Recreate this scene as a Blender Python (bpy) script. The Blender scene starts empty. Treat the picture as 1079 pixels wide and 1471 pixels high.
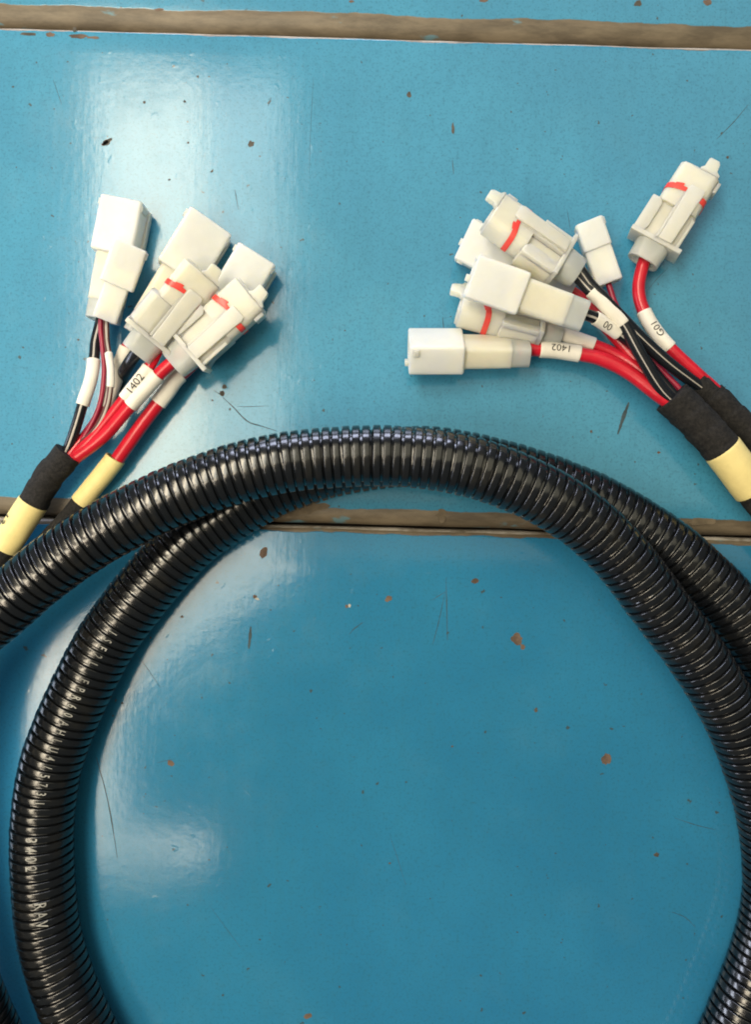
import bpy, bmesh, math, random
from mathutils import Vector, Matrix, noise

random.seed(7)
SC = bpy.context.scene
COL = SC.collection

# ------------------------------------------------------------------ camera
K = 0.0003            # metres of bench per photograph pixel
W, H = 1079.0, 1471.0
D = 0.34              # camera height over the bench
cam_d = bpy.data.cameras.new("camera")
cam = bpy.data.objects.new("camera", cam_d); COL.objects.link(cam)
cam.location = (0, 0, D)
cam_d.sensor_fit = 'VERTICAL'
cam_d.angle = 2 * math.atan(H * K / 2 / D)
cam_d.clip_start = 0.01; cam_d.clip_end = 30
SC.camera = cam

def P(px, py, z=0.0):
    f = K * (D - z) / D
    return Vector(((px - W / 2) * f, (H / 2 - py) * f, z))

# ------------------------------------------------------------------ world + lamps
SC.view_settings.view_transform = 'Standard'
SC.view_settings.look = 'None'
SC.view_settings.exposure = -0.12
SC.view_settings.gamma = 1.0
SC.cycles.filter_width = 1.9
wd = bpy.data.worlds.new("World"); SC.world = wd
wd.use_nodes = True
bg = wd.node_tree.nodes["Background"]
bg.inputs[0].default_value = (0.90, 1.0, 0.97, 1)
bg.inputs[1].default_value = 0.10

def lamp(name, loc, target, sx, sy, radiance, col):
    l = bpy.data.lights.new(name, 'AREA'); l.shape = 'RECTANGLE'
    l.size = sx; l.size_y = sy
    l.energy = radiance * math.pi * sx * sy
    l.color = col
    o = bpy.data.objects.new(name, l); COL.objects.link(o)
    o.location = loc
    d = (Vector(target) - Vector(loc)).normalized()
    o.rotation_euler = d.to_track_quat('-Z', 'Y').to_euler()
    return o

HL = 0.85
def ceiling_lamp(name, x0, y0, x1, y1, radiance, col, h=HL, turn=0.0):
    """a level area light over the bench; x0.. are where its mirror image lies"""
    f = K * (1 + h / D)
    cx = ((x0 + x1) / 2 - W / 2) * f; cy = (H / 2 - (y0 + y1) / 2) * f
    l = bpy.data.lights.new(name, 'AREA'); l.shape = 'RECTANGLE'
    l.size = abs(x1 - x0) * f; l.size_y = abs(y1 - y0) * f
    l.energy = radiance * math.pi * l.size * l.size_y
    l.color = col
    o = bpy.data.objects.new(name, l); COL.objects.link(o)
    o.location = (cx, cy, h)
    o.rotation_euler = (0, 0, math.radians(turn))
    return o

WARM = (1.0, 0.86, 0.64)
ceiling_lamp("overhead_lamp", 138, 105, 292, 740, 21, WARM)
ceiling_lamp("overhead_lamp_side", 296, 112, 408, 740, 8, (1.0, 0.97, 0.85))
ceiling_lamp("added_glare_low", -110, 880, 172, 1190, 12, WARM, 0.95)  # added area light, shaped to give the lower board its left glare
ceiling_lamp("added_glare_slant", 20, 835, 450, 945, 12, WARM, 1.0, 38)  # added area light, turned to carry the glare along the lower conduit
ceiling_lamp("added_glare_tail", -60, 1200, 300, 1240, 15, WARM, 0.98)  # added strip light for the glare streak at the foot of the loop
ceiling_lamp("ceiling_glow", -150, -160, 1230, 748, 1.15, (1.0, 0.92, 0.66), 1.3)  # added dim area light standing in for the unseen lit ceiling
lamp("window_far", (-0.3, 4.0, 0.85), (0, 0, 0), 2.8, 0.9, 14, (0.72, 0.78, 1.0))
lamp("window_side", (-4.0, -0.6, 0.80), (0, 0, 0), 2.8, 0.7, 14, (0.78, 0.84, 1.0))

# ------------------------------------------------------------------ node helpers
def mat(name):
    m = bpy.data.materials.new(name); m.use_nodes = True
    nt = m.node_tree
    b = nt.nodes["Principled BSDF"]
    return m, nt, b
def nd(nt, t, **kw):
    n = nt.nodes.new(t)
    for k, v in kw.items():
        if k.startswith('i_'):
            n.inputs[int(k[2:])].default_value = v
        else:
            setattr(n, k, v)
    return n
def lk(nt, a, b): nt.links.new(a, b)
def math_n(nt, op, a, b=None, clamp=False):
    n = nt.nodes.new('ShaderNodeMath'); n.operation = op; n.use_clamp = clamp
    for i, v in enumerate((a, b)):
        if v is None: continue
        if hasattr(v, 'links'): lk(nt, v, n.inputs[i])
        else: n.inputs[i].default_value = v
    return n.outputs[0]
def mixc(nt, fac, a, b):
    n = nt.nodes.new('ShaderNodeMix'); n.data_type = 'RGBA'
    for s, v in ((0, fac), (6, a), (7, b)):
        if hasattr(v, 'links'): lk(nt, v, n.inputs[s])
        else: n.inputs[s].default_value = v
    return n.outputs[2]
def noise_n(nt, vec, scale, detail=3, rough=0.55, sc=(1, 1, 1)):
    mp = nt.nodes.new('ShaderNodeMapping'); mp.inputs['Scale'].default_value = sc
    lk(nt, vec, mp.inputs[0])
    n = nt.nodes.new('ShaderNodeTexNoise')
    n.inputs['Scale'].default_value = scale; n.inputs['Detail'].default_value = detail
    n.inputs['Roughness'].default_value = rough
    lk(nt, mp.outputs[0], n.inputs['Vector'])
    return n.outputs[0]
def ramp(nt, v, lo, hi):
    n = nt.nodes.new('ShaderNodeMapRange'); n.interpolation_type = 'SMOOTHSTEP'
    n.inputs[1].default_value = lo; n.inputs[2].default_value = hi
    lk(nt, v, n.inputs[0]); return n.outputs[0]
def bump(nt, h, dist, strength=1.0, prev=None):
    n = nt.nodes.new('ShaderNodeBump'); n.inputs['Strength'].default_value = strength
    n.inputs['Distance'].default_value = dist
    lk(nt, h, n.inputs['Height'])
    if prev is not None: lk(nt, prev, n.inputs['Normal'])
    return n.outputs[0]

def paint_mat(name, y_top, w_top, y_bot, w_bot, rough0=0.095, c0=(0.046, 0.226, 0.375, 1), c1=(0.054, 0.262, 0.420, 1)):
    """glossy blue brush-painted board, paint worn off along both long edges (object y)"""
    m, nt, b = mat(name)
    tc = nd(nt, 'ShaderNodeTexCoord'); oc = tc.outputs['Object']
    sx = nd(nt, 'ShaderNodeSeparateXYZ'); lk(nt, oc, sx.inputs[0])
    big = noise_n(nt, oc, 14, 4)
    fine = noise_n(nt, oc, 320, 4, 0.7)
    blue = mixc(nt, ramp(nt, big, 0.3, 0.7), c0, c1)
    blue = mixc(nt, math_n(nt, 'MULTIPLY', ramp(nt, fine, 0.45, 0.75), 0.35), blue, (0.028, 0.15, 0.25, 1))
    grain = noise_n(nt, oc, 190, 4, 0.65, (1, 0.12, 1))
    blue = mixc(nt, math_n(nt, 'MULTIPLY', ramp(nt, grain, 0.40, 0.72), 0.13), blue, (0.030, 0.155, 0.225, 1))
    smud = noise_n(nt, oc, 22, 5, 0.65)
    blue = mixc(nt, math_n(nt, 'MULTIPLY', ramp(nt, smud, 0.50, 0.78), 0.15), blue, (0.08, 0.21, 0.28, 1))
    grit = noise_n(nt, oc, 900, 2, 0.6)
    blue = mixc(nt, math_n(nt, 'MULTIPLY', ramp(nt, grit, 0.50, 0.72), 0.42), blue, (0.022, 0.115, 0.165, 1))
    # tiny dark specks in the paint
    sp = noise_n(nt, oc, 260, 2, 0.5)
    blue = mixc(nt, math_n(nt, 'MULTIPLY', ramp(nt, sp, 0.715, 0.745), 0.8), blue, (0.05, 0.06, 0.05, 1))
    # worn edges
    en = noise_n(nt, oc, 55, 5, 0.65, (0.6, 1, 1))
    en2 = noise_n(nt, oc, 9, 2, 0.5)
    wob = math_n(nt, 'ADD', math_n(nt, 'MULTIPLY', math_n(nt, 'SUBTRACT', en, 0.5), 0.0045),
                 math_n(nt, 'MULTIPLY', math_n(nt, 'SUBTRACT', en2, 0.5), 0.003))
    yy = math_n(nt, 'ADD', sx.outputs[1], wob)
    e1 = ramp(nt, math_n(nt, 'SUBTRACT', yy, y_top - w_top), -0.0002, 0.0002)
    e2 = ramp(nt, math_n(nt, 'SUBTRACT', y_bot + w_bot, yy), -0.0003, 0.0003)
    edge = math_n(nt, 'MAXIMUM', e1, e2)
    tn = noise_n(nt, oc, 130, 5, 0.7, (0.25, 1, 1))
    tan = mixc(nt, ramp(nt, tn, 0.3, 0.72), (0.085, 0.067, 0.045, 1), (0.185, 0.148, 0.10, 1))
    left = ramp(nt, noise_n(nt, oc, 80, 4, 0.6, (0.5, 1, 1)), 0.64, 0.70)
    tan = mixc(nt, math_n(nt, 'MULTIPLY', left, 0.7), tan, (0.10, 0.24, 0.30, 1))
    # a pale rim right at the upper lip
    rimn = math_n(nt, 'ADD', sx.outputs[1], math_n(nt, 'MULTIPLY', math_n(nt, 'SUBTRACT', en, 0.5), 0.0015))
    rim = ramp(nt, math_n(nt, 'SUBTRACT', rimn, y_top - 0.0012), -0.0002, 0.0002)
    rim = math_n(nt, 'MULTIPLY', rim, ramp(nt, noise_n(nt, oc, 40, 4, 0.7, (1, .2, 1)), 0.3, 0.6))
    col = mixc(nt, edge, blue, tan)
    col = mixc(nt, rim, col, (0.42, 0.39, 0.35, 1))
    lk(nt, col, b.inputs['Base Color'])
    r = math_n(nt, 'ADD', math_n(nt, 'MULTIPLY', fine, 0.06), rough0)
    r = math_n(nt, 'ADD', r, math_n(nt, 'MULTIPLY', ramp(nt, smud, 0.45, 0.75), 0.07))
    r = math_n(nt, 'ADD', r, math_n(nt, 'MULTIPLY', edge, 0.35))
    lk(nt, r, b.inputs['Roughness'])
    b.inputs['Specular IOR Level'].default_value = 0.4
    streak = noise_n(nt, oc, 420, 3, 0.6, (1, 0.07, 1))
    mott = noise_n(nt, oc, 45, 2, 0.5)
    n1 = bump(nt, mott, 0.00016, 0.35)
    n1 = bump(nt, streak, 0.00005, 0.38, n1)
    n1 = bump(nt, sp, 0.0002, 0.15, n1)
    n1 = bump(nt, grit, 0.000012, 0.5, n1)
    dent = noise_n(nt, oc, 150, 2, 0.5)
    n1 = bump(nt, ramp(nt, dent, 0.66, 0.74), 0.00004, 0.5, n1)
    n1 = bump(nt, edge, 0.00012, 0.8, n1)
    nt.nodes[-1].invert = True
    lk(nt, n1, b.inputs['Normal'])
    return m

def simple(name, col, rough=0.4, spec=0.5, sss=0, bumpy=None, var=0.0, trans=0.0):
    m, nt, b = mat(name)
    tc = nd(nt, 'ShaderNodeTexCoord'); oc = tc.outputs['Object']
    c = (*col, 1)
    if var:
        n = noise_n(nt, oc, 130, 4, 0.6)
        out = mixc(nt, ramp(nt, n, 0.35, 0.7), c, tuple(x * (1 - var) for x in col) + (1,))
        lk(nt, out, b.inputs['Base Color'])
    else:
        b.inputs['Base Color'].default_value = c
    b.inputs['Roughness'].default_value = rough
    b.inputs['Specular IOR Level'].default_value = spec
    if sss:
        b.inputs['Subsurface Weight'].default_value = sss
        b.inputs['Subsurface Radius'].default_value = (1.0, 0.9, 0.6)
        b.inputs['Subsurface Scale'].default_value = 0.006
    if trans:
        b.inputs['Transmission Weight'].default_value = trans
        b.inputs['IOR'].default_value = 1.35
    if bumpy:
        h = noise_n(nt, oc, bumpy[0], 3, 0.6)
        lk(nt, bump(nt, h, bumpy[1]), b.inputs['Normal'])
    return m

M = {}
M['ivory'] = simple('ivory_nylon', (0.86, 0.83, 0.70), 0.34, 0.45, 0.8, (140, 0.00015), 0.05, 0.26)
M['white'] = simple('white_nylon', (0.90, 0.89, 0.81), 0.32, 0.45, 0.8, (140, 0.00012), 0.04, 0.20)
M['seal'] = simple('milky_seal', (0.74, 0.77, 0.73), 0.3, 0.5, 0.5, (120, 0.0001), 0.06, 0.45)
M['retainer'] = simple('red_plastic', (0.75, 0.06, 0.05), 0.35, 0.5, 0.15)
M['hollow'] = simple('hollow_dark', (0.10, 0.10, 0.09), 0.6)
M['red'] = simple('red_wire_jacket', (0.56, 0.012, 0.030), 0.28, 0.5, 0, (300, 0.00003), 0.15)
M['maroon'] = simple('dark_red_jacket', (0.30, 0.012, 0.045), 0.3, 0.5, 0, None, 0.15)
M['black'] = simple('black_wire_jacket', (0.010, 0.012, 0.016), 0.26, 0.5, 0, (300, 0.00003))
M['stripe_glint'] = simple('grey_stripe_glint', (0.42, 0.39, 0.36), 0.35)  # jacket stripes on the left; painted highlights on the right black wires
M['brown'] = simple('brown_jacket', (0.10, 0.04, 0.035), 0.3)
M['sleeve'] = simple('white_marker_sleeve', (0.76, 0.73, 0.66), 0.5, 0.35, 0, (180, 0.00015), 0.08)
M['yellow'] = simple('yellow_sleeve', (0.80, 0.67, 0.30), 0.55, 0.3, 0, (160, 0.0002), 0.10)
M['ink'] = simple('black_ink', (0.02, 0.02, 0.02), 0.6, 0.3)
M['print'] = simple('worn_pale_print', (0.42, 0.42, 0.40), 0.6, 0.3, 0, None, 0.6)
M['chip'] = simple('bare_rust', (0.165, 0.118, 0.092), 0.8, 0.2, 0, (700, 0.0003), 0.5)
M['chip_dark'] = simple('bare_dark', (0.11, 0.10, 0.085), 0.8, 0.2, 0, (700, 0.0003), 0.5)
M['chip_pale'] = simple('pale_primer', (0.50, 0.50, 0.46), 0.7, 0.2, 0, None, 0.3)
M['scratch'] = simple('scratch', (0.055, 0.085, 0.10), 0.7, 0.2, 0, None, 0.4)

def conduit_mat():
    m, nt, b = mat('black_conduit_plastic')
    tc = nd(nt, 'ShaderNodeTexCoord'); oc = tc.outputs['Object']
    dust = noise_n(nt, oc, 90, 5, 0.65)
    col = mixc(nt, ramp(nt, dust, 0.45, 0.8), (0.006, 0.007, 0.009, 1), (0.016, 0.015, 0.013, 1))
    lk(nt, col, b.inputs['Base Color'])
    r = math_n(nt, 'ADD', math_n(nt, 'MULTIPLY', noise_n(nt, oc, 200, 3), 0.16), 0.11)
    lk(nt, r, b.inputs['Roughness'])
    b.inputs['Specular IOR Level'].default_value = 0.7
    lk(nt, bump(nt, noise_n(nt, oc, 260, 3), 0.00012, 0.8), b.inputs['Normal'])
    return m
M['conduit'] = conduit_mat()

def tape_mat():
    m, nt, b = mat('black_cloth_tape')
    tc = nd(nt, 'ShaderNodeTexCoord'); oc = tc.outputs['Object']
    w1 = noise_n(nt, oc, 1800, 3, 0.7); w2 = noise_n(nt, oc, 700, 4, 0.75)
    col = mixc(nt, ramp(nt, w2, 0.3, 0.75), (0.010, 0.010, 0.011, 1), (0.030, 0.028, 0.027, 1))
    lk(nt, col, b.inputs['Base Color'])
    b.inputs['Roughness'].default_value = 0.85
    b.inputs['Specular IOR Level'].default_value = 0.25
    n1 = bump(nt, w2, 0.0005, 0.8); n1 = bump(nt, w1, 0.0003, 0.9, n1)
    lk(nt, n1, b.inputs['Normal'])
    return m
M['tape'] = tape_mat()

# ------------------------------------------------------------------ object helpers
def link(name, bm, m, parent=None, smooth=True):
    me = bpy.data.meshes.new(name)
    bmesh.ops.recalc_face_normals(bm, faces=bm.faces[:])
    bm.to_mesh(me); bm.free()
    for mm in (m if isinstance(m, (list, tuple)) else [m]): me.materials.append(mm)
    if smooth:
        me.polygons.foreach_set('use_smooth', [True] * len(me.polygons))
        me.set_sharp_from_angle(angle=math.radians(38))
    o = bpy.data.objects.new(name, me); COL.objects.link(o)
    if parent is not None: o.parent = parent; o.matrix_parent_inverse = parent.matrix_world.inverted()
    return o
def thing(name, loc, label, cat, group=None):
    o = bpy.data.objects.new(name, None); COL.objects.link(o)
    o.empty_display_size = 0.01
    o.location = loc
    o.matrix_world = Matrix.Translation(loc)
    o['label'] = label; o['category'] = cat
    if group: o['group'] = group
    return o

def catmull(pts, n=14):
    out = []
    q = [pts[0] * 2 - pts[1]] + pts + [pts[-1] * 2 - pts[-2]]
    for i in range(1, len(q) - 2):
        p0, p1, p2, p3 = q[i - 1], q[i], q[i + 1], q[i + 2]
        for j in range(n):
            t = j / n
            out.append(0.5 * ((2 * p1) + (p2 - p0) * t + (2 * p0 - 5 * p1 + 4 * p2 - p3) * t * t
                              + (3 * p1 - p0 - 3 * p2 + p3) * t ** 3))
    out.append(pts[-1].copy())
    return out

class Path:
    """arc-length parametrised curve through photograph points with heights"""
    def __init__(self, pts, world=False):
        w = [p if world else P(p[0], p[1], p[2] / 1000) for p in pts]
        self.p = catmull([Vector(v) for v in w], 24)
        self.s = [0.0]
        for a, b in zip(self.p, self.p[1:]): self.s.append(self.s[-1] + (b - a).length)
        self.L = self.s[-1]
    def at(self, s):
        s = min(max(s, 0), self.L)
        lo, hi = 0, len(self.s) - 1
        while hi - lo > 1:
            mid = (lo + hi) // 2
            if self.s[mid] <= s: lo = mid
            else: hi = mid
        t = (s - self.s[lo]) / max(self.s[hi] - self.s[lo], 1e-12)
        return self.p[lo].lerp(self.p[hi], t)
    def frame(self, s):
        e = 0.0012
        T = (self.at(s + e) - self.at(s - e)).normalized()
        N = Vector((0, 0, 1)); N = (N - T * N.dot(T)).normalized()
        return self.at(s), T, N, T.cross(N)
    def near(self, px, py):
        best = None
        for i, p in enumerate(self.p):
            f = K * (D - p.z) / D
            d = (p.x / f + W / 2 - px) ** 2 + (H / 2 - p.y / f - py) ** 2
            if best is None or d < best[0]: best = (d, self.s[i])
        return best[1]

def sweep(bm, path, samples, rad, nseg, caps=True, mats=None, squash=1.0):
    """samples: arc lengths; rad(s, theta) -> radius; theta 0 looks up"""
    rings = []
    for s in samples:
        C, T, N, B = path.frame(s)
        ring = []
        for k in range(nseg):
            th = 2 * math.pi * k / nseg
            r = rad(s, th)
            ring.append(bm.verts.new(C + N * (r * squash * math.cos(th)) + B * (r * math.sin(th))))
        rings.append(ring)
    for a, b in zip(rings, rings[1:]):
        for k in range(nseg):
            f = bm.faces.new((a[k], a[(k + 1) % nseg], b[(k + 1) % nseg], b[k]))
            if mats: f.material_index = mats(k)
    if caps:
        bm.faces.new(rings[0]); bm.faces.new(list(reversed(rings[-1])))

def lin(a, b, n): return [a + (b - a) * i / n for i in range(n + 1)]

def wire(path, r, m, parent, s0=0, s1=None, stripe_glint=None):
    bm = bmesh.new()
    s1 = path.L if s1 is None else s1
    n = max(8, int((s1 - s0) / 0.0015))
    ms, fn = m, None
    if stripe_glint is not None:
        ms = [m, M['stripe_glint']]
        lo, hi = stripe_glint
        fn = lambda k: 1 if lo <= k < hi else 0
    sd = random.random() * 50
    sweep(bm, path, lin(s0, s1, n), lambda s, t: r * (1 + 0.03 * noise.noise((s * 120, sd, 0))), 36, True, fn)
    return link('wire', bm, ms, parent)

def sleeve_mesh(path, s0, s1, r, squash=1.0, th=0.0003):
    bm = bmesh.new(); n = 18
    sd = random.random() * 90
    def rr(s, t):
        return r * (1 + 0.035 * noise.noise((s * 160, math.cos(t) * 1.2 + sd, math.sin(t) * 1.2)))
    L = s1 - s0
    ss = [s0 + 0.0001, s0 + 0.00001] + [s0 + L * i / n for i in range(1, n)] + [s1 - 0.00001, s1 - 0.0001]
    inner = lambda s, t: rr(s, t) - th * 2.2
    rings = []
    seq = [(ss[0], inner), (s0, lambda s, t: rr(s, t) - th * .35), (s0 + th * .5, rr)] + [(s, rr) for s in ss[2:-2]] + \
          [(s1 - th * .5, rr), (s1, lambda s, t: rr(s, t) - th * .35), (ss[-1], inner)]
    for s, f in seq:
        C, T, N, B = path.frame(s)
        rings.append([bm.verts.new(C + N * (f(s, 2 * math.pi * k / 28) * squash * math.cos(2 * math.pi * k / 28))
                                   + B * (f(s, 2 * math.pi * k / 28) * math.sin(2 * math.pi * k / 28))) for k in range(28)])
    for a, b in zip(rings, rings[1:]):
        for k in range(28):
            bm.faces.new((a[k], a[(k + 1) % 28], b[(k + 1) % 28], b[k]))
    return bm

# ------------------------------------------------------------------ lettering
_glyph = {}
def glyphs(text, bold=0.0):
    if (text, bold) in _glyph: return _glyph[(text, bold)]
    cu = bpy.data.curves.new('lettering_source', 'FONT'); cu.body = text; cu.size = 1.0
    cu.align_x = 'CENTER'; cu.resolution_u = 3; cu.offset = bold
    ob = bpy.data.objects.new('lettering_source', cu); COL.objects.link(ob)
    bpy.context.view_layer.update()
    dg = bpy.context.evaluated_depsgraph_get()
    me = bpy.data.meshes.new_from_object(ob.evaluated_get(dg))
    bm = bmesh.new(); bm.from_mesh(me)
    bmesh.ops.triangulate(bm, faces=bm.faces[:])
    long_e = [e for e in bm.edges if e.calc_length() > 0.22]
    bmesh.ops.subdivide_edges(bm, edges=long_e, cuts=2)
    bmesh.ops.triangulate(bm, faces=bm.faces[:])
    vs = [(v.co.x, v.co.y) for v in bm.verts]
    for i, v in enumerate(bm.verts): v.index = i
    fs = [[v.index for v in f.verts] for f in bm.faces]
    bm.free(); bpy.data.meshes.remove(me); bpy.data.objects.remove(ob); bpy.data.curves.remove(cu)
    _glyph[(text, bold)] = (vs, fs)
    return vs, fs

def wrap_text(bm, path, text, sc, theta, r, size, flip=False, sx=1.0, squash=1.0, across=False, bold=0.0):
    vs, fs = glyphs(text, bold)
    out = []
    cy = 0.36
    for x, y in vs:
        a, b = x * size * sx, (y - cy) * size
        if flip: a, b = -a, -b
        if across: a, b = b, -a
        C, T, N, B = path.frame(sc + a)
        th = theta - b / r
        out.append(bm.verts.new(C + N * (r * squash * math.cos(th)) + B * (r * math.sin(th))))
    for f in fs:
        try: bm.faces.new([out[i] for i in f])
        except ValueError: pass

def marker(path, pa, pb, r, parent, text=None, theta=0, size=0.0038, flip=False, squash=1.0, m='sleeve', off=0.0, name='marker_sleeve', sx=1.0):
    s0, s1 = sorted((path.near(*pa), path.near(*pb)))
    o = link(name, sleeve_mesh(path, s0, s1, r, squash), M[m], parent)
    if text:
        bm = bmesh.new()
        wrap_text(bm, path, text, (s0 + s1) / 2 + off, theta, r * 1.035 + 0.0001, size, flip, sx, squash)
        link('lettering', bm, M['ink'], o)
    return o

# ------------------------------------------------------------------ connectors
class Frame:
    """s runs from the mating face back to the wires, w across, h up; units are photograph pixels"""
    def __init__(self, f, r, zf, zr, roll):
        F = P(f[0], f[1], zf / 1000); R = P(r[0], r[1], zr / 1000)
        self.o = F; self.a = (R - F).normalized()
        self.L = (R - F).length
        self.u = self.L / math.hypot(f[0] - r[0], f[1] - r[1])
        up = Vector((0, 0, 1)); up = (up - self.a * up.dot(self.a)).normalized()
        side = up.cross(self.a)        # to the right when looking from the wires to the mating face
        q = Matrix.Rotation(math.radians(roll), 3, self.a)
        self.up = q @ up; self.v = q @ side
        self.k = self.u
    def p(self, s, w, h):
        return self.o + self.a * (s * self.k) + self.v * (w * self.k) + self.up * (h * self.k)

def loft(bm, fr, secs, bev=0.0, cap=True):
    """secs: list of (s, [(w,h)...]) with equal counts"""
    rings = [[bm.verts.new(fr.p(s, w, h)) for w, h in poly] for s, poly in secs]
    fs = []
    for a, b in zip(rings, rings[1:]):
        n = len(a)
        for k in range(n):
            fs.append(bm.faces.new((a[k], a[(k + 1) % n], b[(k + 1) % n], b[k])))
    if cap:
        fs.append(bm.faces.new(rings[0])); fs.append(bm.faces.new(list(reversed(rings[-1]))))
    if bev:
        es = {e for f in fs for e in f.edges if len(e.link_faces) == 2 and e.calc_face_angle(0) > 0.35}
        bmesh.ops.recalc_face_normals(bm, faces=fs)
        es = {e for f in fs for e in f.edges if len(e.link_faces) == 2 and e.calc_face_angle(0) > 0.6}
        bmesh.ops.bevel(bm, geom=list(es), offset=bev * fr.k, segments=2, profile=0.6, affect='EDGES', clamp_overlap=True)
    return rings

def box(bm, fr, s0, s1, w0, w1, h0, h1, bev=1.2):
    q = [(w0, h0), (w1, h0), (w1, h1), (w0, h1)]
    loft(bm, fr, [(s0, q), (s1, q)], bev)

def plan(bm, fr, poly, h0, h1, bev=1.2):
    """poly in (s, w), raised from h0 to h1"""
    lo = [bm.verts.new(fr.p(s, w, h0)) for s, w in poly]; hi = [bm.verts.new(fr.p(s, w, h1)) for s, w in poly]
    n = len(poly); fs = []
    for k in range(n):
        fs.append(bm.faces.new((lo[k], lo[(k + 1) % n], hi[(k + 1) % n], hi[k])))
    fs.append(bm.faces.new(lo)); fs.append(bm.faces.new(list(reversed(hi))))
    bmesh.ops.recalc_face_normals(bm, faces=fs)
    es = {e for f in fs for e in f.edges if e.calc_face_angle(0) > 0.5}
    if bev: bmesh.ops.bevel(bm, geom=list(es), offset=bev * fr.k, segments=2, profile=0.6, affect='EDGES', clamp_overlap=True)

def rr(w0, w1, h0, h1, r, n=4):
    out = []
    for cx, cy, a0 in ((w1 - r, h1 - r, 0), (w0 + r, h1 - r, 90), (w0 + r, h0 + r, 180), (w1 - r, h0 + r, 270)):
        for i in range(n + 1):
            a = math.radians(a0 + 90 * i / n)
            out.append((cx + r * math.cos(a), cy + r * math.sin(a)))
    return out
def inset(poly, d):
    cx = sum(p[0] for p in poly) / len(poly); cy = sum(p[1] for p in poly) / len(poly)
    out = []
    for w, h in poly:
        out.append((w - math.copysign(min(d, abs(w - cx)), w - cx), h - math.copysign(min(d, abs(h - cy)), h - cy)))
    return out

def hollow_loft(bm, fr, secs, wall, depth, at_end=False):
    """closed shell with an open socket at the first (or last) section"""
    s0, q = secs[-1] if at_end else secs[0]
    sg = -1 if at_end else 1
    i1 = inset(q, wall)
    seq = list(secs)
    if at_end:
        seq = seq + [(s0, inset(q, wall * 0.6)), (s0 - 0.6, i1), (s0 - depth, i1)]
    else:
        seq = [(s0 + depth, i1), (s0 + 0.6, i1), (s0, inset(q, wall * 0.6))] + seq
    loft(bm, fr, seq, 0)

def socket_connector(root, fr, m='ivory', scale=1.0):
    """wide mating shroud, narrower body, milky rear seal"""
    c = scale
    bm = bmesh.new()
    q = rr(-30 * c, 30 * c, -22 * c, 23 * c, 4 * c)
    qs = inset(q, 1.6)
    hollow_loft(bm, fr, [(0, qs), (1.6, q), (76 * c, q), (78 * c, qs)], 4, 55 * c)
    h = link('shroud', bm, M['white' if m == 'ivory' else m], root)
    bm = bmesh.new()
    # stepped lips along the shroud, locking ramp and nose
    box(bm, fr, 3 * c, 76 * c, 28.5 * c, 33.5 * c, -21 * c, -9 * c, 1.0)
    box(bm, fr, 5 * c, 14 * c, -32.5 * c, -28 * c, 8 * c, 19 * c, 1.0)
    box(bm, fr, 5 * c, 14 * c, 28 * c, 31.5 * c, -3 * c, 19 * c, 1.0)
    plan(bm, fr, [(-5 * c, -7), (-5 * c, 3), (10, 3), (10, -7)], -20 * c, -13 * c, 1.0)
    link('shroud_rib', bm, M[m], h)
    bm = bmesh.new()
    q2 = rr(-24 * c, 24 * c, -18 * c, 18 * c, 7 * c)
    loft(bm, fr, [(74 * c, q2), (146 * c, inset(q2, 0.8))], 0)
    link('body', bm, M[m], root)
    bm = bmesh.new()
    q3 = rr(-23 * c, 23 * c, -17 * c, 17 * c, 9 * c)
    hollow_loft(bm, fr, [(144 * c, q3), (150 * c, q3), (172 * c, inset(q3, 0.5))], 3, 12 * c, True)
    link('rear_seal', bm, M['seal'], root)

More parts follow.
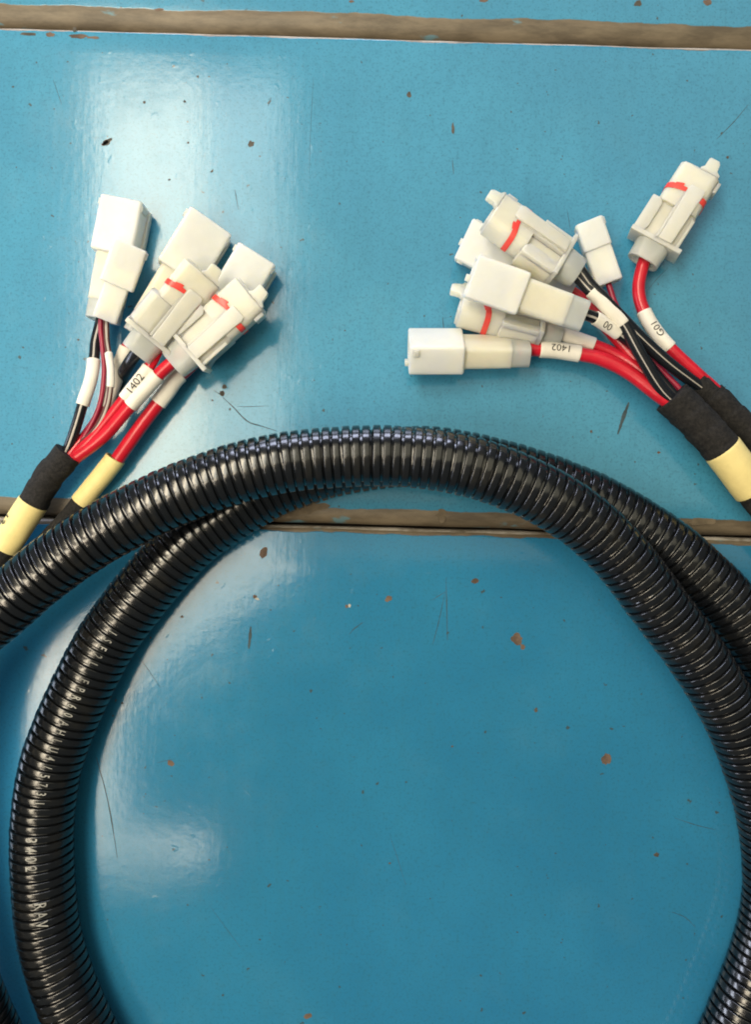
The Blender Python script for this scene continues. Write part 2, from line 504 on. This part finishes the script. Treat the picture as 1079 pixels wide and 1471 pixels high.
def plug_connector(root, fr, wide=1.0, smooth=False):
    """two-lobed plug with nose tab, latch arm, red retainer and rear flange"""
    bm = bmesh.new()
    fq = rr(-30, 32, -21, 20, 11)
    fq1 = inset(fq, 2.0)
    hollow_loft(bm, fr, [(2, fq1), (4, fq), (66, fq)], 9, 30)
    # chamfered front face lobe and nose tab
    plan(bm, fr, [(-18, 4), (-16, 2), (-4, 2), (0, -2), (3, -2), (3, 28), (0, 28), (-4, 22), (-14, 20), (-18, 17)], 10, 19.5, 1.2)
    box(bm, fr, -1, 6, -26, -2, -14, 12, 1.5)
    box(bm, fr, 6, 22, 24, 36, -10, 14, 1.5)
    link('mating_nose', bm, M['ivory'], root)
    bm = bmesh.new()
    b1 = rr(-39 * wide, 33, -22, 13, 8)
    loft(bm, fr, [(63, inset(b1, 2)), (65, b1), (120, b1), (121, inset(b1, 1))], 0)
    if smooth:
        loft(bm, fr, [(62, rr(-37, 2, -12, 15, 12, 6)), (67, rr(-39, 2, -12, 20.5, 13, 6)), (112, rr(-39, 2, -12, 20.5, 13, 6)), (119, rr(-34, 2, -12, 18, 12, 6))], 0)
    else: plan(bm, fr, [(64, -39 * wide), (120, -39 * wide), (120, -24 * wide), (108, -20), (70, -20), (64, -26)], 8, 18, 2.2)   # left lobe
    box(bm, fr, 40, 120, -3.5, 0.5, 10, 20.5, 1.0)                     # guide rails beside the arm
    box(bm, fr, 72, 120, 29, 33.5, -4, 17.5, 1.0)
    box(bm, fr, 117, 124, -40 * wide, 40, -20, 21, 1.3)                     # rear flange
    body = link('body', bm, M['ivory'], root)
    bm = bmesh.new()
    plan(bm, fr, [(30, 1), (30, 22), (36, 24.5), (52, 23), (118, 22), (118, 1), (52, 0), (36, -1)], 17, 23.5, 1.4)
    link('latch_arm', bm, M['ivory'], root)
    bm = bmesh.new()
    def ribbon(keep, sc, wd):
        pts = [(w, h) for w, h in rr(-30, 32, -21, 20, 11, 6) if keep(w, h)]
        pts.sort(key=lambda q: math.atan2(q[1], q[0] - 1) % (2 * math.pi))
        rows = []
        for w, h in pts:
            d = math.hypot(w - 1, h); k1 = 1 + 1.2 / d; k0 = 1 - 0.8 / d
            c = sc(w)
            rows.append([bm.verts.new(fr.p(c - wd, 1 + (w - 1) * k0, h * k0)), bm.verts.new(fr.p(c - wd + .4, 1 + (w - 1) * k1, h * k1)),
                         bm.verts.new(fr.p(c + wd - .4, 1 + (w - 1) * k1, h * k1)), bm.verts.new(fr.p(c + wd, 1 + (w - 1) * k0, h * k0))])
        for a, b in zip(rows, rows[1:]):
            for k in range(3): bm.faces.new((a[k], a[k + 1], b[k + 1], b[k]))
            bm.faces.new((a[3], a[0], b[0], b[3]))
        bm.faces.new(rows[0]); bm.faces.new(list(reversed(rows[-1])))
    ribbon(lambda w, h: w < -14 and h > -16, lambda w: 41 - (w + 16) * 0.16, 4.3)
    ribbon(lambda w, h: w > 20 and h > -16, lambda w: 43, 4.6)
    plan(bm, fr, [(36, -20), (33, -12), (32.5, -8), (36, -8), (36, -1.5), (42, -1.5), (43, -8), (45.4, -20)], 15, 21.0, 0.5)
    link('retainer', bm, M['retainer'], root)
    bm = bmesh.new()
    sq = rr(-25, 25, -18, 18, 15, 6)
    hollow_loft(bm, fr, [(123, sq), (130, sq), (151, inset(sq, 1.2)), (152, inset(sq, 1.8))], 3.5, 14, True)
    link('rear_seal', bm, M['seal'], root)

def small_connector(root, fr, fw=48, bw=34, fl=62, bl=52):
    bm = bmesh.new()
    q = rr(-fw / 2, fw / 2, -17, 17, 4); qs = inset(q, 1.5)
    hollow_loft(bm, fr, [(0, qs), (1.5, q), (fl - 1.5, q), (fl, qs)], 4, 35)
    box(bm, fr, 2, 12, fw / 2 - 2, fw / 2 + 2, -8, 12, 1.0)
    s = link('shroud', bm, M['white'], root)
    bm = bmesh.new()
    q2 = rr(-bw / 2, bw / 2, -13, 14.5, 3.5)
    hollow_loft(bm, fr, [(fl - 4, q2), (fl + bl - 1, q2), (fl + bl, inset(q2, 1))], 3, 8, True)
    link('body', bm, M['white'], root)

# ------------------------------------------------------------------ the painted bench
ANG = math.radians(-1.64)
bench_bm = bmesh.new()
def slab(bm, x0, x1, y0, y1, z0, z1):
    v = [bm.verts.new(p) for p in ((x0, y0, z0), (x1, y0, z0), (x1, y1, z0), (x0, y1, z0), (x0, y0, z1), (x1, y0, z1), (x1, y1, z1), (x0, y1, z1))]
    for f in ((0, 3, 2, 1), (4, 5, 6, 7), (0, 1, 5, 4), (1, 2, 6, 5), (2, 3, 7, 6), (3, 0, 4, 7)):
        bm.faces.new([v[i] for i in f])
slab(bench_bm, -0.9, 0.9, -0.9, 0.7, -0.06, -0.024)
bench = link('bench_surface', bench_bm, simple('dark_gap', (0.035, 0.03, 0.025), 0.8), None, False)
bench['kind'] = 'structure'
bench['label'] = 'blue painted bench top of three boards with worn tan seams'
bench['category'] = 'bench top'

def board(seam_top, seam_bot, m_name, wt, wb, r_top, r_bot, **kw):
    """a board whose long edges follow the seams; seam given as photograph y at x=0 of the seam line's middle"""
    def loc_y(py): return (H / 2 - py) * K
    yt = loc_y(seam_top); yb = loc_y(seam_bot)
    c = (yt + yb) / 2
    hy_t = yt - c; hy_b = yb - c
    prof = []
    z_low = -0.022
    prof.append((hy_t, z_low))
    for i in range(7):
        a = math.radians(90 * i / 6)
        prof.append((hy_t - r_top + r_top * math.cos(a), -r_top + r_top * math.sin(a)))
    for i in range(1, 24):
        t = i / 24
        prof.append((hy_t - r_top + (hy_b + r_bot - hy_t + r_top) * t, 0))
    for i in range(9):
        a = math.radians(90 * i / 8)
        prof.append((hy_b + r_bot - r_bot * math.sin(a), -r_bot * 0.8 + r_bot * 0.8 * math.cos(a)))
    prof.append((hy_b, z_low))
    bm = bmesh.new(); rows = []
    nx = 90
    for i in range(nx + 1):
        x = -0.55 + 1.1 * i / nx
        row = []
        for j, (y, z) in enumerate(prof):
            dy = 0.0006 * noise.noise((x * 30, c * 100, 1 if y > 0 else 2)) if (j < 5 or j > len(prof) - 7) else 0
            row.append(bm.verts.new((x, y + dy, z)))
        rows.append(row)
    for a, b in zip(rows, rows[1:]):
        for j in range(len(prof) - 1):
            bm.faces.new((a[j], b[j], b[j + 1], a[j + 1]))
        bm.faces.new((a[-1], b[-1], b[0], a[0]))
    bm.faces.new(rows[0]); bm.faces.new(list(reversed(rows[-1])))
    o = link('panel', bm, paint_mat(m_name, hy_t, wt, hy_b, wb, **kw), None)
    o.rotation_euler = (0, 0, ANG)
    o.location = (c * -math.sin(ANG) * 0 , c, 0)
    o.parent = bench
    return o
# seam heights at the picture's middle column
S_TOP, S_MID = 52.0, 756.0
p0 = board(-900, S_TOP - 1.6, 'blue_paint_upper', 0.002, 0.0086, 0.002, 0.0070)
p1 = board(S_TOP + 1.4, S_MID - 1.9, 'blue_paint_middle', 0.0012, 0.0070, 0.0020, 0.0058)
p2 = board(S_MID + 1.9, 2300, 'blue_paint_lower', 0.0028, 0.004, 0.0032, 0.004, rough0=0.095, c0=(0.021, 0.166, 0.322, 1), c1=(0.026, 0.192, 0.358, 1))

def chip(px, py, rx, ry, m='chip', rot=0.0, sharp=0.35, parent=None, name='paint_chip'):
    bm = bmesh.new()
    c = P(px, py, 0.0); n = 18; sd = random.random() * 100
    ring0, ring1 = [], []
    for k in range(n):
        a = 2 * math.pi * k / n
        j = 1 + sharp * noise.noise((math.cos(a) * 1.6 + sd, math.sin(a) * 1.6, sd)) * 1.6
        x, y = rx * K * j * math.cos(a), ry * K * j * math.sin(a)
        x, y = x * math.cos(rot) - y * math.sin(rot), x * math.sin(rot) + y * math.cos(rot)
        ring0.append(bm.verts.new((c.x + x, c.y + y, -0.0001)))
        ring1.append(bm.verts.new((c.x + x * 0.93, c.y + y * 0.93, 0.00006)))
    for k in range(n):
        bm.faces.new((ring0[k], ring0[(k + 1) % n], ring1[(k + 1) % n], ring1[k]))
    bm.faces.new(ring1); bm.faces.new(list(reversed(ring0)))
    if parent is None: parent = p1 if 60 < py < 752 else (p0 if py < 60 else p2)
    bpy.context.view_layer.update()
    return link(name, bm, M[m], parent, False)

def scratch(pts, w, m='scratch'):
    bm = bmesh.new()
    pp = catmull([P(x, y, 0.00004) for x, y in pts], 8)
    n = len(pp); rows = []
    for i, c in enumerate(pp):
        t = (pp[min(i + 1, n - 1)] - pp[max(i - 1, 0)]).normalized()
        s = Vector((-t.y, t.x, 0)) * (w * K / 2 * (0.35 + 0.65 * math.sin(math.pi * (i + .4) / n)) * (0.8 + 0.5 * random.random()))
        rows.append([bm.verts.new(c + s - Vector((0, 0, 0.0001))), bm.verts.new(c + s * .8), bm.verts.new(c - s * .8), bm.verts.new(c - s - Vector((0, 0, 0.0001)))])
    for a, b in zip(rows, rows[1:]):
        for k in range(3): bm.faces.new((a[k], a[k + 1], b[k + 1], b[k]))
    y = pts[0][1]
    return link('scratch', bm, M[m], p1 if 60 < y < 752 else (p0 if y < 60 else p2), False)

bpy.context.view_layer.update()
for c in ((153, 204, 8.5, 4, 'chip_dark', 0.5), (151, 205, 6, 2.6, 'chip', 0.5), (360, 207, 4.5, 4.5, 'chip_dark'), (207, 147, 2.6, 1.8, 'chip_dark', .6), (265, 146, 2.2, 1.8, 'chip_dark'),
          (304, 246, 2.6, 1.6, 'chip_dark', .8), (270, 205, 1.6, 1.6, 'chip_dark'), (243, 258, 1.8, 1.5, 'chip_dark'), (284, 110, 1.8, 1.8, 'chip_dark'),
          (322, 556, 4.2, 3, 'chip_dark'), (319, 565, 4.2, 4, 'chip_dark'), (305, 575, 1.6, 1.4, 'chip_dark'), (330, 588, 1.5, 1.8, 'chip_dark'),
          (378, 794, 5.5, 8, 'chip', -0.3), (369, 860, 3.5, 1.6, 'chip_pale', -.4), (366, 857, 3.4, 2.5, 'chip'), (502, 870, 2.2, 2.8, 'chip_pale', -.4), (498, 871, 2.2, 2.5, 'chip'),
          (558, 860, 5.5, 4.2, 'chip', 0.9), (683, 835, 5, 3.5, 'chip'), (744, 918, 8.5, 7.5, 'chip'), (751, 929, 4, 3, 'chip', -.8),
          (770, 1020, 3, 3, 'chip_dark'), (872, 1091, 7, 8, 'chip', -0.3), (245, 1096, 5.5, 4.5, 'chip', -0.4),
          (442, 1460, 7, 4, 'chip', 0.2), (695, 0, 6, 3.5, 'chip'), (917, 5, 5, 5, 'chip_dark'), (1017, 3, 6, 4.5, 'chip'), (505, 2, 4, 2, 'chip'),
          (588, 136, 3.5, 5, 'chip_dark', .2), (651, 185, 2.2, 8, 'chip_dark'), (261, 886, 2.2, 2, 'chip_dark'), (216, 916, 1.6, 1.6, 'chip_dark'), (944, 1228, 4, 3, 'chip_dark'),
          (112, 488, 1.5, 1.5, 'chip_dark'), (1046, 226, 2, 2, 'chip_dark'), (850, 620, 2, 2, 'chip_dark'), (947, 650, 2.5, 2, 'chip'), (166, 1006, 1.5, 2, 'chip_dark'),
          (175, 1010, 1.8, 1.6, 'chip_dark'), (107, 42, 2.5, 4, 'chip_dark'), (72, 50, 6, 3.5, 'chip'), (112, 52, 13, 3.5, 'chip'), (40, 49, 12, 2.5, 'chip_dark', -.03), (134, 54, 9, 2, 'chip'),
          (228, 14, 7, 2.4, 'chip'), (650, 1072, 1.6, 1.6, 'chip_dark'), (560, 1240, 1.6, 1.4, 'chip_dark')):
    chip(*c)
# larger bare patches beside the seam
for c in ((437, 731, 36, 9, 'bare', .2), (636, 741, 8, 7, 'bare', 0), (1008, 750, 24, 6, 'bare', -.03)):
    if 'bare' not in M: M['bare'] = simple('bare_tan', (0.17, 0.135, 0.092), 0.75, 0.25, 0, (300, 0.0002), 0.35)
    chip(*c[:5], rot=c[5], sharp=0.55)
for pts, w in ((((319, 570), (335, 585), (355, 605), (375, 612), (397, 619)), 1.7), (((340, 584), (362, 584), (384, 583)), 0.9), (((306, 560), (319, 569)), 1.0),
               (((904, 578), (896, 600), (888, 624)), 5.5), (((641, 830), (642, 870), (643, 920)), 1.2), (((640, 850), (630, 895), (622, 925)), 1.0), (((621, 862), (640, 850)), .9),
               (((138, 1088), (152, 1140), (160, 1180), (168, 1232)), 1.8), (((360, 900), (359, 915), (357, 932)), 4.5), (((389, 140), (385, 152)), 1.3), (((76, 115), (88, 150)), .8),
               (((337, 272), (342, 300)), 1.1), (((501, 912), (510, 902), (524, 893)), .9), (((650, 230), (652, 250)), 1.2), (((636, 455), (638, 475)), 1.2), (((1076, 150), (1055, 175), (1030, 200)), 1.0),
               (((970, 1175), (1000, 1185), (1028, 1192)), .9), (((966, 1310), (985, 1318), (1000, 1332)), .9), (((196, 940), (213, 963), (230, 988)), .8), (((250, 1090), (225, 1096)), .7), (((930, 418), (945, 400), (960, 385)), .7), (((300, 1300), (322, 1330), (346, 1362)), .5), (((560, 1200), (572, 1235), (583, 1272)), .5), (((820, 330), (815, 300)), .6), (((450, 110), (446, 190), (444, 250)), .5), (((508, 905), (520, 894)), .6), (((265, 820), (268, 832)), 1.0)):
    scratch(pts, w)
# white flecks in the lip of the boards
for px, py, rx in ((460, 15, 20), (150, 8, 14), (330, 12, 10)):
    pass

# ------------------------------------------------------------------ corrugated conduits
PITCH = 0.0038
PROF = [(0.02, 0.00), (0.045, .66), (0.08, .92), (0.125, 1.0), (0.17, 1.015), (0.42, 1.02), (0.66, 1.015), (0.705, 1.0), (0.75, .92), (0.785, .66), (0.81, 0.0), (0.91, -.06)]
def conduit(path, R, depth, label, nseg=44):
    root = thing('corrugated_conduit', path.at(path.L * .5), label, 'conduit', 'black corrugated conduits')
    bm = bmesh.new()
    n = int(path.L / PITCH)
    samples, rads = [], []
    jit = [0.9 + 0.0 * i for i in range(n)]
    for i in range(n):
        jr = random.uniform(-.00010, .00010); ju = random.uniform(-.03, .03)
        for u, f in PROF:
            samples.append((i + u + ju) * PITCH); rads.append(R - depth + depth * f + jr)
    rd = dict(zip(samples, rads))
    sweep(bm, path, samples, lambda s, t: rd[s], nseg)
    link('sheath', bm, M['conduit'], root)
    return root

A = Path([(30, 1580, 16), (-16, 1487, 18), (-46, 1420, 22), (-84, 1320, 26), (-108, 1200, 29), (-112, 1080, 32), (-90, 980, 35), (-48, 918, 36), (0, 876, 37), (55, 828, 37.5), (111, 787, 38),
          (170, 752, 38), (240, 717, 37.5), (320, 686, 37), (400, 666, 36.5), (480, 657, 35.5), (560, 655, 35.5), (640, 663, 35.5), (710, 681, 35), (780, 711, 33.5), (840, 749, 31.5), (893, 800, 29.5),
          (945, 868, 27), (1008, 953, 24), (1053, 1030, 21), (1083, 1105, 17), (1103, 1180, 14), (1111, 1250, 12.6), (1108, 1310, 12), (1089, 1384, 12), (1048, 1488, 12), (1000, 1590, 12)])
B = Path([(190, 1600, 12.7), (140, 1520, 12.7), (107, 1455, 12.7), (85, 1398, 12.7), (69, 1338, 12.7), (62, 1270, 12.7), (60, 1199, 12.7), (65, 1142, 12.7), (76, 1088, 12.7), (104, 1016, 12.7), (147, 930, 12.7),
          (180, 882, 12.7), (225, 826, 12.7), (274, 775, 12.5), (313, 747, 12.2), (368, 712, 12), (412, 692, 11.9), (465, 674, 11.8), (510, 665, 11.8), (560, 658, 11.8), (620, 656, 11.8), (677, 665, 11.8), (745, 682, 11.8), (795, 699, 12),
          (848, 720, 12), (900, 748, 12), (959, 787, 12), (1003, 825, 12.2), (1050, 872, 12.5), (1105, 945, 12.7), (1160, 1040, 12.7)])
ca = conduit(A, 0.0118, 0.0016, 'black corrugated conduit arching on top, crossing over the other conduit')
cb = conduit(B, 0.0126, 0.0016, 'black corrugated conduit lying underneath, with faint pale printing on its rings')
# pale print on the lower conduit: one character to a ring
bm = bmesh.new()
s_pr = B.near(170, 890)
k0 = int(s_pr / PITCH)
text = "ISE2L EPR60AHLU4/5731   3402   RAV"
for i, ch in enumerate(text):
    if ch == ' ': continue
    sc = (k0 - i + 0.41) * PITCH
    wrap_text(bm, B, ch, sc, 0.22 if i < 22 else (.08 if i < 30 else .3), 0.0126 + 0.00022, 0.0064 if i > 21 else 0.0052, True, 0.56 if i < 22 else .66, 1.0, False, 0.006)
link('lettering', bm, M['print'], cb)

# ------------------------------------------------------------------ taped bundles
def spiral_r(r, amp=0.00042, pitch=0.0095, sd=0.0):
    def f(s, t):
        u = (s / pitch + t / (2 * math.pi)) % 1.0
        e = amp * (1 - u) if u > 0.06 else amp * u / 0.06
        return r + e + 0.00035 * noise.noise((s * 180 + sd, math.cos(t) * 1.5, math.sin(t) * 1.5))
    return f
def bundle(label, path, tape, ysl, r_t, r_y, tail_r, texts=(), tail_m='tape'):
    root = thing('taped_bundle', path.at(path.L * .5), label, 'cable bundle', 'taped ends of the wire bundles')
    if tape:
        s0, s1 = sorted((path.near(*tape[0]), path.near(*tape[1])))
        bm = bmesh.new()
        f0 = spiral_r(r_t, sd=r_t * 1e5)
        sweep(bm, path, lin(s0, s1, max(24, int((s1 - s0) / 0.0006))), f0, 36)
        link('cloth_tape', bm, M['tape'], root)
    y = None
    if ysl:
        y = marker(path, ysl[0], ysl[1], r_y, root, m='yellow', name='label_sleeve')
        for (t, off, th, size, flip) in texts:
            s0, s1 = sorted((path.near(*ysl[0]), path.near(*ysl[1])))
            bm = bmesh.new()
            wrap_text(bm, path, t, (s0 + s1) / 2 + off, th, r_y * 1.035 + .0001, size, flip)
            link('lettering', bm, M['ink'], y)
    bm = bmesh.new()
    s0 = path.near(*ysl[1]) if ysl else 0
    s0 -= 0.004
    sweep(bm, path, lin(s0, path.L, 60), spiral_r(tail_r, 0.0002, sd=3), 28)
    link('cable', bm, M[tail_m], root)
    return root

LF = Path([(116, 626, 13), (99, 650, 13), (70, 684, 12), (47, 722, 11), (12, 776, 10), (-20, 822, 9), (-60, 880, 9)])
bundle('black taped bundle with thick yellow sleeve at the left edge under the conduit', LF, ((99, 652), (46, 724)), ((47, 721), (6, 785)), 0.0058, 0.0062, 0.0056,
       (("13", -0.0005, 0.85, 0.0058, False), ("E", 0.007, 0.95, 0.006, False)))
LR = Path([(172, 645, 9), (163, 662, 8.5), (135, 697, 7.5), (108, 730, 6.5), (60, 783, 5), (20, 825, 5), (-50, 895, 5)])
bundle('thin bundle in a plain yellow sleeve between the conduit and the thicker yellow sleeve', LR, None, ((166, 658), (114, 722)), 0.004, 0.0043, 0.0036)
RF = Path([(945, 545, 15), (966, 570, 15), (1000, 603, 15), (1038, 645, 15), (1072, 690, 14), (1110, 740, 13), (1150, 800, 12)])
bundle('black taped bundle with yellow sleeve at the right edge, below its twin', RF, ((966, 570), (1040, 647)), ((1038, 645), (1082, 703)), 0.0074, 0.0079, 0.0070)
RR = Path([(1000, 548, 9), (1021, 568, 9), (1050, 596, 8.5), (1079, 623, 8), (1115, 660, 8), (1170, 720, 8)])
bundle('black taped bundle leaving the right edge, above its yellow sleeved twin', RR, ((1021, 568), (1140, 688)), None, 0.0060, 0, 0.0050)

# ------------------------------------------------------------------ connector pigtails
GS, GP, GM = 'milky socket connectors', 'ivory plug connectors with red retainers', 'small white two part connectors'
def pig(label, group, f, r, zf, zr, roll, kind, **kw):
    fr = Frame(f, r, zf, zr, roll)
    root = thing('wire_connector', fr.p(fr.L / fr.k * .5, 0, 0), label, 'connector', group)
    kind(root, fr, **kw)
    return root, fr

# --- left cluster
r1, f1 = pig('milky socket connector lying behind the small white one, at the far left', GS, (181, 292), (148, 458), 8, 8, 0, socket_connector)
w = Path([(150, 440, 8), (144, 462, 9), (137, 490, 11), (135, 512, 13), (130, 545, 15), (118, 582, 16), (108, 615, 15), (97, 645, 13), (80, 675, 12)])
wire(w, 0.0022, M['black'], r1, stripe_glint=(34, 36)); w_ = w
marker(w, (134, 517), (118, 582), 0.0027, r1, squash=.9)
r2, f2 = pig('small white connector resting on top of a larger milky socket', GM, (188, 352), (151, 458), 20, 15, -18, small_connector)
for pts, m, r, st, mk in ((((152, 446, 14), (152, 465, 14), (153, 490, 15), (156, 510, 17), (159, 535, 18), (158, 558, 18), (153, 585, 17), (138, 615, 16), (108, 646, 13), (86, 676, 12)), 'brown', 0.0012, (32, 36), ((155, 507), (160, 556))),
                           (((146, 446, 14), (144, 470, 14), (147, 500, 14), (149, 540, 13), (140, 590, 13), (110, 645, 13)), 'maroon', 0.0010, None, None)):
    w = Path(pts); wire(w, r, M[m], r2, stripe_glint=st)
    if mk: marker(w, mk[0], mk[1], 0.0016, r2)
r3, f3 = pig('large milky socket connector tilted behind the red banded plug beside it', GS, (302, 321), (211, 468), 9, 9, -18, socket_connector, scale=1.12)
w = Path([(196, 484, 9), (184, 497, 9), (176, 515, 9), (165, 545, 9), (150, 582, 9), (135, 612, 10), (105, 648, 12), (85, 676, 12)])
wire(w, 0.0026, M['red'], r3); marker(w, (181, 500), (148, 585), 0.0032, r3)
r4, f4 = pig('ivory plug with red retainer lying over the large socket, rounded side up', GP, (291, 390), (206, 495), 24, 22, -22, plug_connector, smooth=True)
w = Path([(216, 482, 22), (206, 494, 21), (192, 512, 18), (179, 532, 12), (172, 548, 6), (150, 590, 4), (110, 645, 9), (90, 672, 11)])
wire(w, 0.0026, M['black'], r4)
w = Path([(232, 490, 20), (222, 512, 19), (214, 527, 18.5), (196, 550, 18), (178, 573, 17), (140, 620, 15), (112, 648, 13), (82, 671, 12)])
wire(w, 0.0022, M['red'], r4)
marker(w, (214, 527), (178, 573), 0.0027, r4, '1402', -0.1, 0.0046, True, .95, off=0.0003)
r5, f5 = pig('milky socket connector lying behind the tilted plug, nearest the bare bench', GS, (370, 369), (281, 518), 9, 9, -8, socket_connector)
w = Path([(290, 508, 9), (268, 530, 9), (252, 545, 10), (240, 562, 10), (225, 582, 10), (200, 615, 10), (168, 660, 9)])
wire(w, 0.0029, M['red'], r5); marker(w, (256, 535), (226, 580), 0.0035, r5, squash=.92)
r6, f6 = pig('ivory plug with two red tabs resting on the outer milky socket', GP, (362, 422), (257, 516), 22, 19, -4, plug_connector, wide=.85)
w = Path([(270, 500, 20), (252, 516, 20), (227, 539, 19), (187, 583, 17), (150, 625, 15), (113, 654, 13), (84, 675, 12)])
wire(w, 0.0026, M['red'], r6)
marker(w, (227, 539), (187, 583), 0.0031, r6)

# --- right cluster
q1, g1 = pig('ivory plug with red retainer lying apart at the end of a curved red wire', GP, (1005, 249), (923, 377), 12, 10, 9, plug_connector)
w = Path([(930, 365, 9), (923, 385, 9), (918, 412, 9), (922, 438, 9), (938, 470, 10), (963, 500, 11), (1000, 535, 11), (1030, 562, 10), (1050, 590, 8.6)])
wire(w, 0.0026, M['red'], q1)
marker(w, (926, 446), (963, 499), 0.0031, q1, 'G01', -0.05, 0.0043, True, .95)
q2, g2 = pig('small white connector standing alone on a thin dark red wire', GM, (845, 320), (875, 408), 9, 8, 12, small_connector, fw=40, bw=38, fl=42, bl=51)
w = Path([(871, 398, 8), (877, 415, 9), (884, 436, 10), (900, 466, 11), (918, 492, 12), (950, 530, 12), (990, 572, 13)])
wire(w, 0.0012, M['maroon'], q2)
q3, g3 = pig('ivory plug with curved red retainer lying across the top of the heap', GP, (706, 306), (821, 387), 27, 24, -22, plug_connector)
w = Path([(808, 376, 24), (824, 390, 24), (838, 405, 23), (850, 418, 23), (873, 441, 23), (896, 465, 22), (922, 512, 20), (952, 560, 17), (985, 590, 15)])
wire(w, 0.0026, M['black'], q3, stripe_glint=(2, 3))  # pale line is a glossy highlight painted on the jacket
marker(w, (850, 418), (896, 465), 0.0030, q3, squash=.9)
w = Path([(815, 370, 24), (832, 388, 24), (848, 410, 23), (862, 424, 23), (894, 458, 22), (926, 490, 19), (965, 525, 16), (1018, 565, 10), (1045, 591, 8.6)])
wire(w, 0.0026, M['black'], q3, stripe_glint=(1, 2))  # thin highlight painted along this wire too
q4, g4 = pig('milky socket connector at the bottom of the heap, its square mouth showing', GS, (666, 345), (820, 420), 9, 9, 14, socket_connector)
w = Path([(808, 412, 9), (835, 430, 9), (862, 458, 9), (885, 484, 10), (915, 518, 11), (945, 550, 13), (985, 588, 15)])
wire(w, 0.0027, M['red'], q4)
q5, g5 = pig('large milky socket connector lying on top of the heap beside black wires', GS, (676, 397), (843, 456), 30, 27, 14, socket_connector)
w = Path([(828, 448, 26), (846, 453, 25), (856, 457, 24), (872, 467, 22), (889, 479, 20), (915, 500, 16), (940, 535, 14), (985, 588, 15)])
wire(w, 0.0024, M['black'], q5, stripe_glint=(1, 3))  # painted highlight along the glossy black jacket
marker(w, (855, 456), (889, 479), 0.0029, q5, '00', .35, 0.0042, True, .9, off=-.0008)
q6, g6 = pig('ivory plug pinned under the large socket, red band showing at its nose', GP, (660, 438), (793, 474), 9, 9, -35, plug_connector, wide=.85)
w = Path([(780, 468, 9), (797, 476, 9), (825, 486, 9), (856, 497, 9), (890, 512, 10), (920, 532, 12), (955, 564, 14), (985, 590, 15)])
wire(w, 0.0026, M['red'], q6); marker(w, (797, 476), (854, 496), 0.0032, q6)
q7, g7 = pig('milky socket connector lying flat in front of the heap on bare bench', GS, (587, 505), (756, 505), 11.8, 11.5, -50, socket_connector)
w = Path([(742, 504, 11), (760, 502, 11), (775, 502, 11), (805, 504, 11.5), (835, 509, 12), (865, 516, 12.5), (905, 536, 13.5), (950, 570, 15), (985, 592, 15)])
wire(w, 0.0029, M['red'], q7)
marker(w, (776, 502), (834, 509), 0.0035, q7, '1402', -0.15, 0.0042, True, .95)
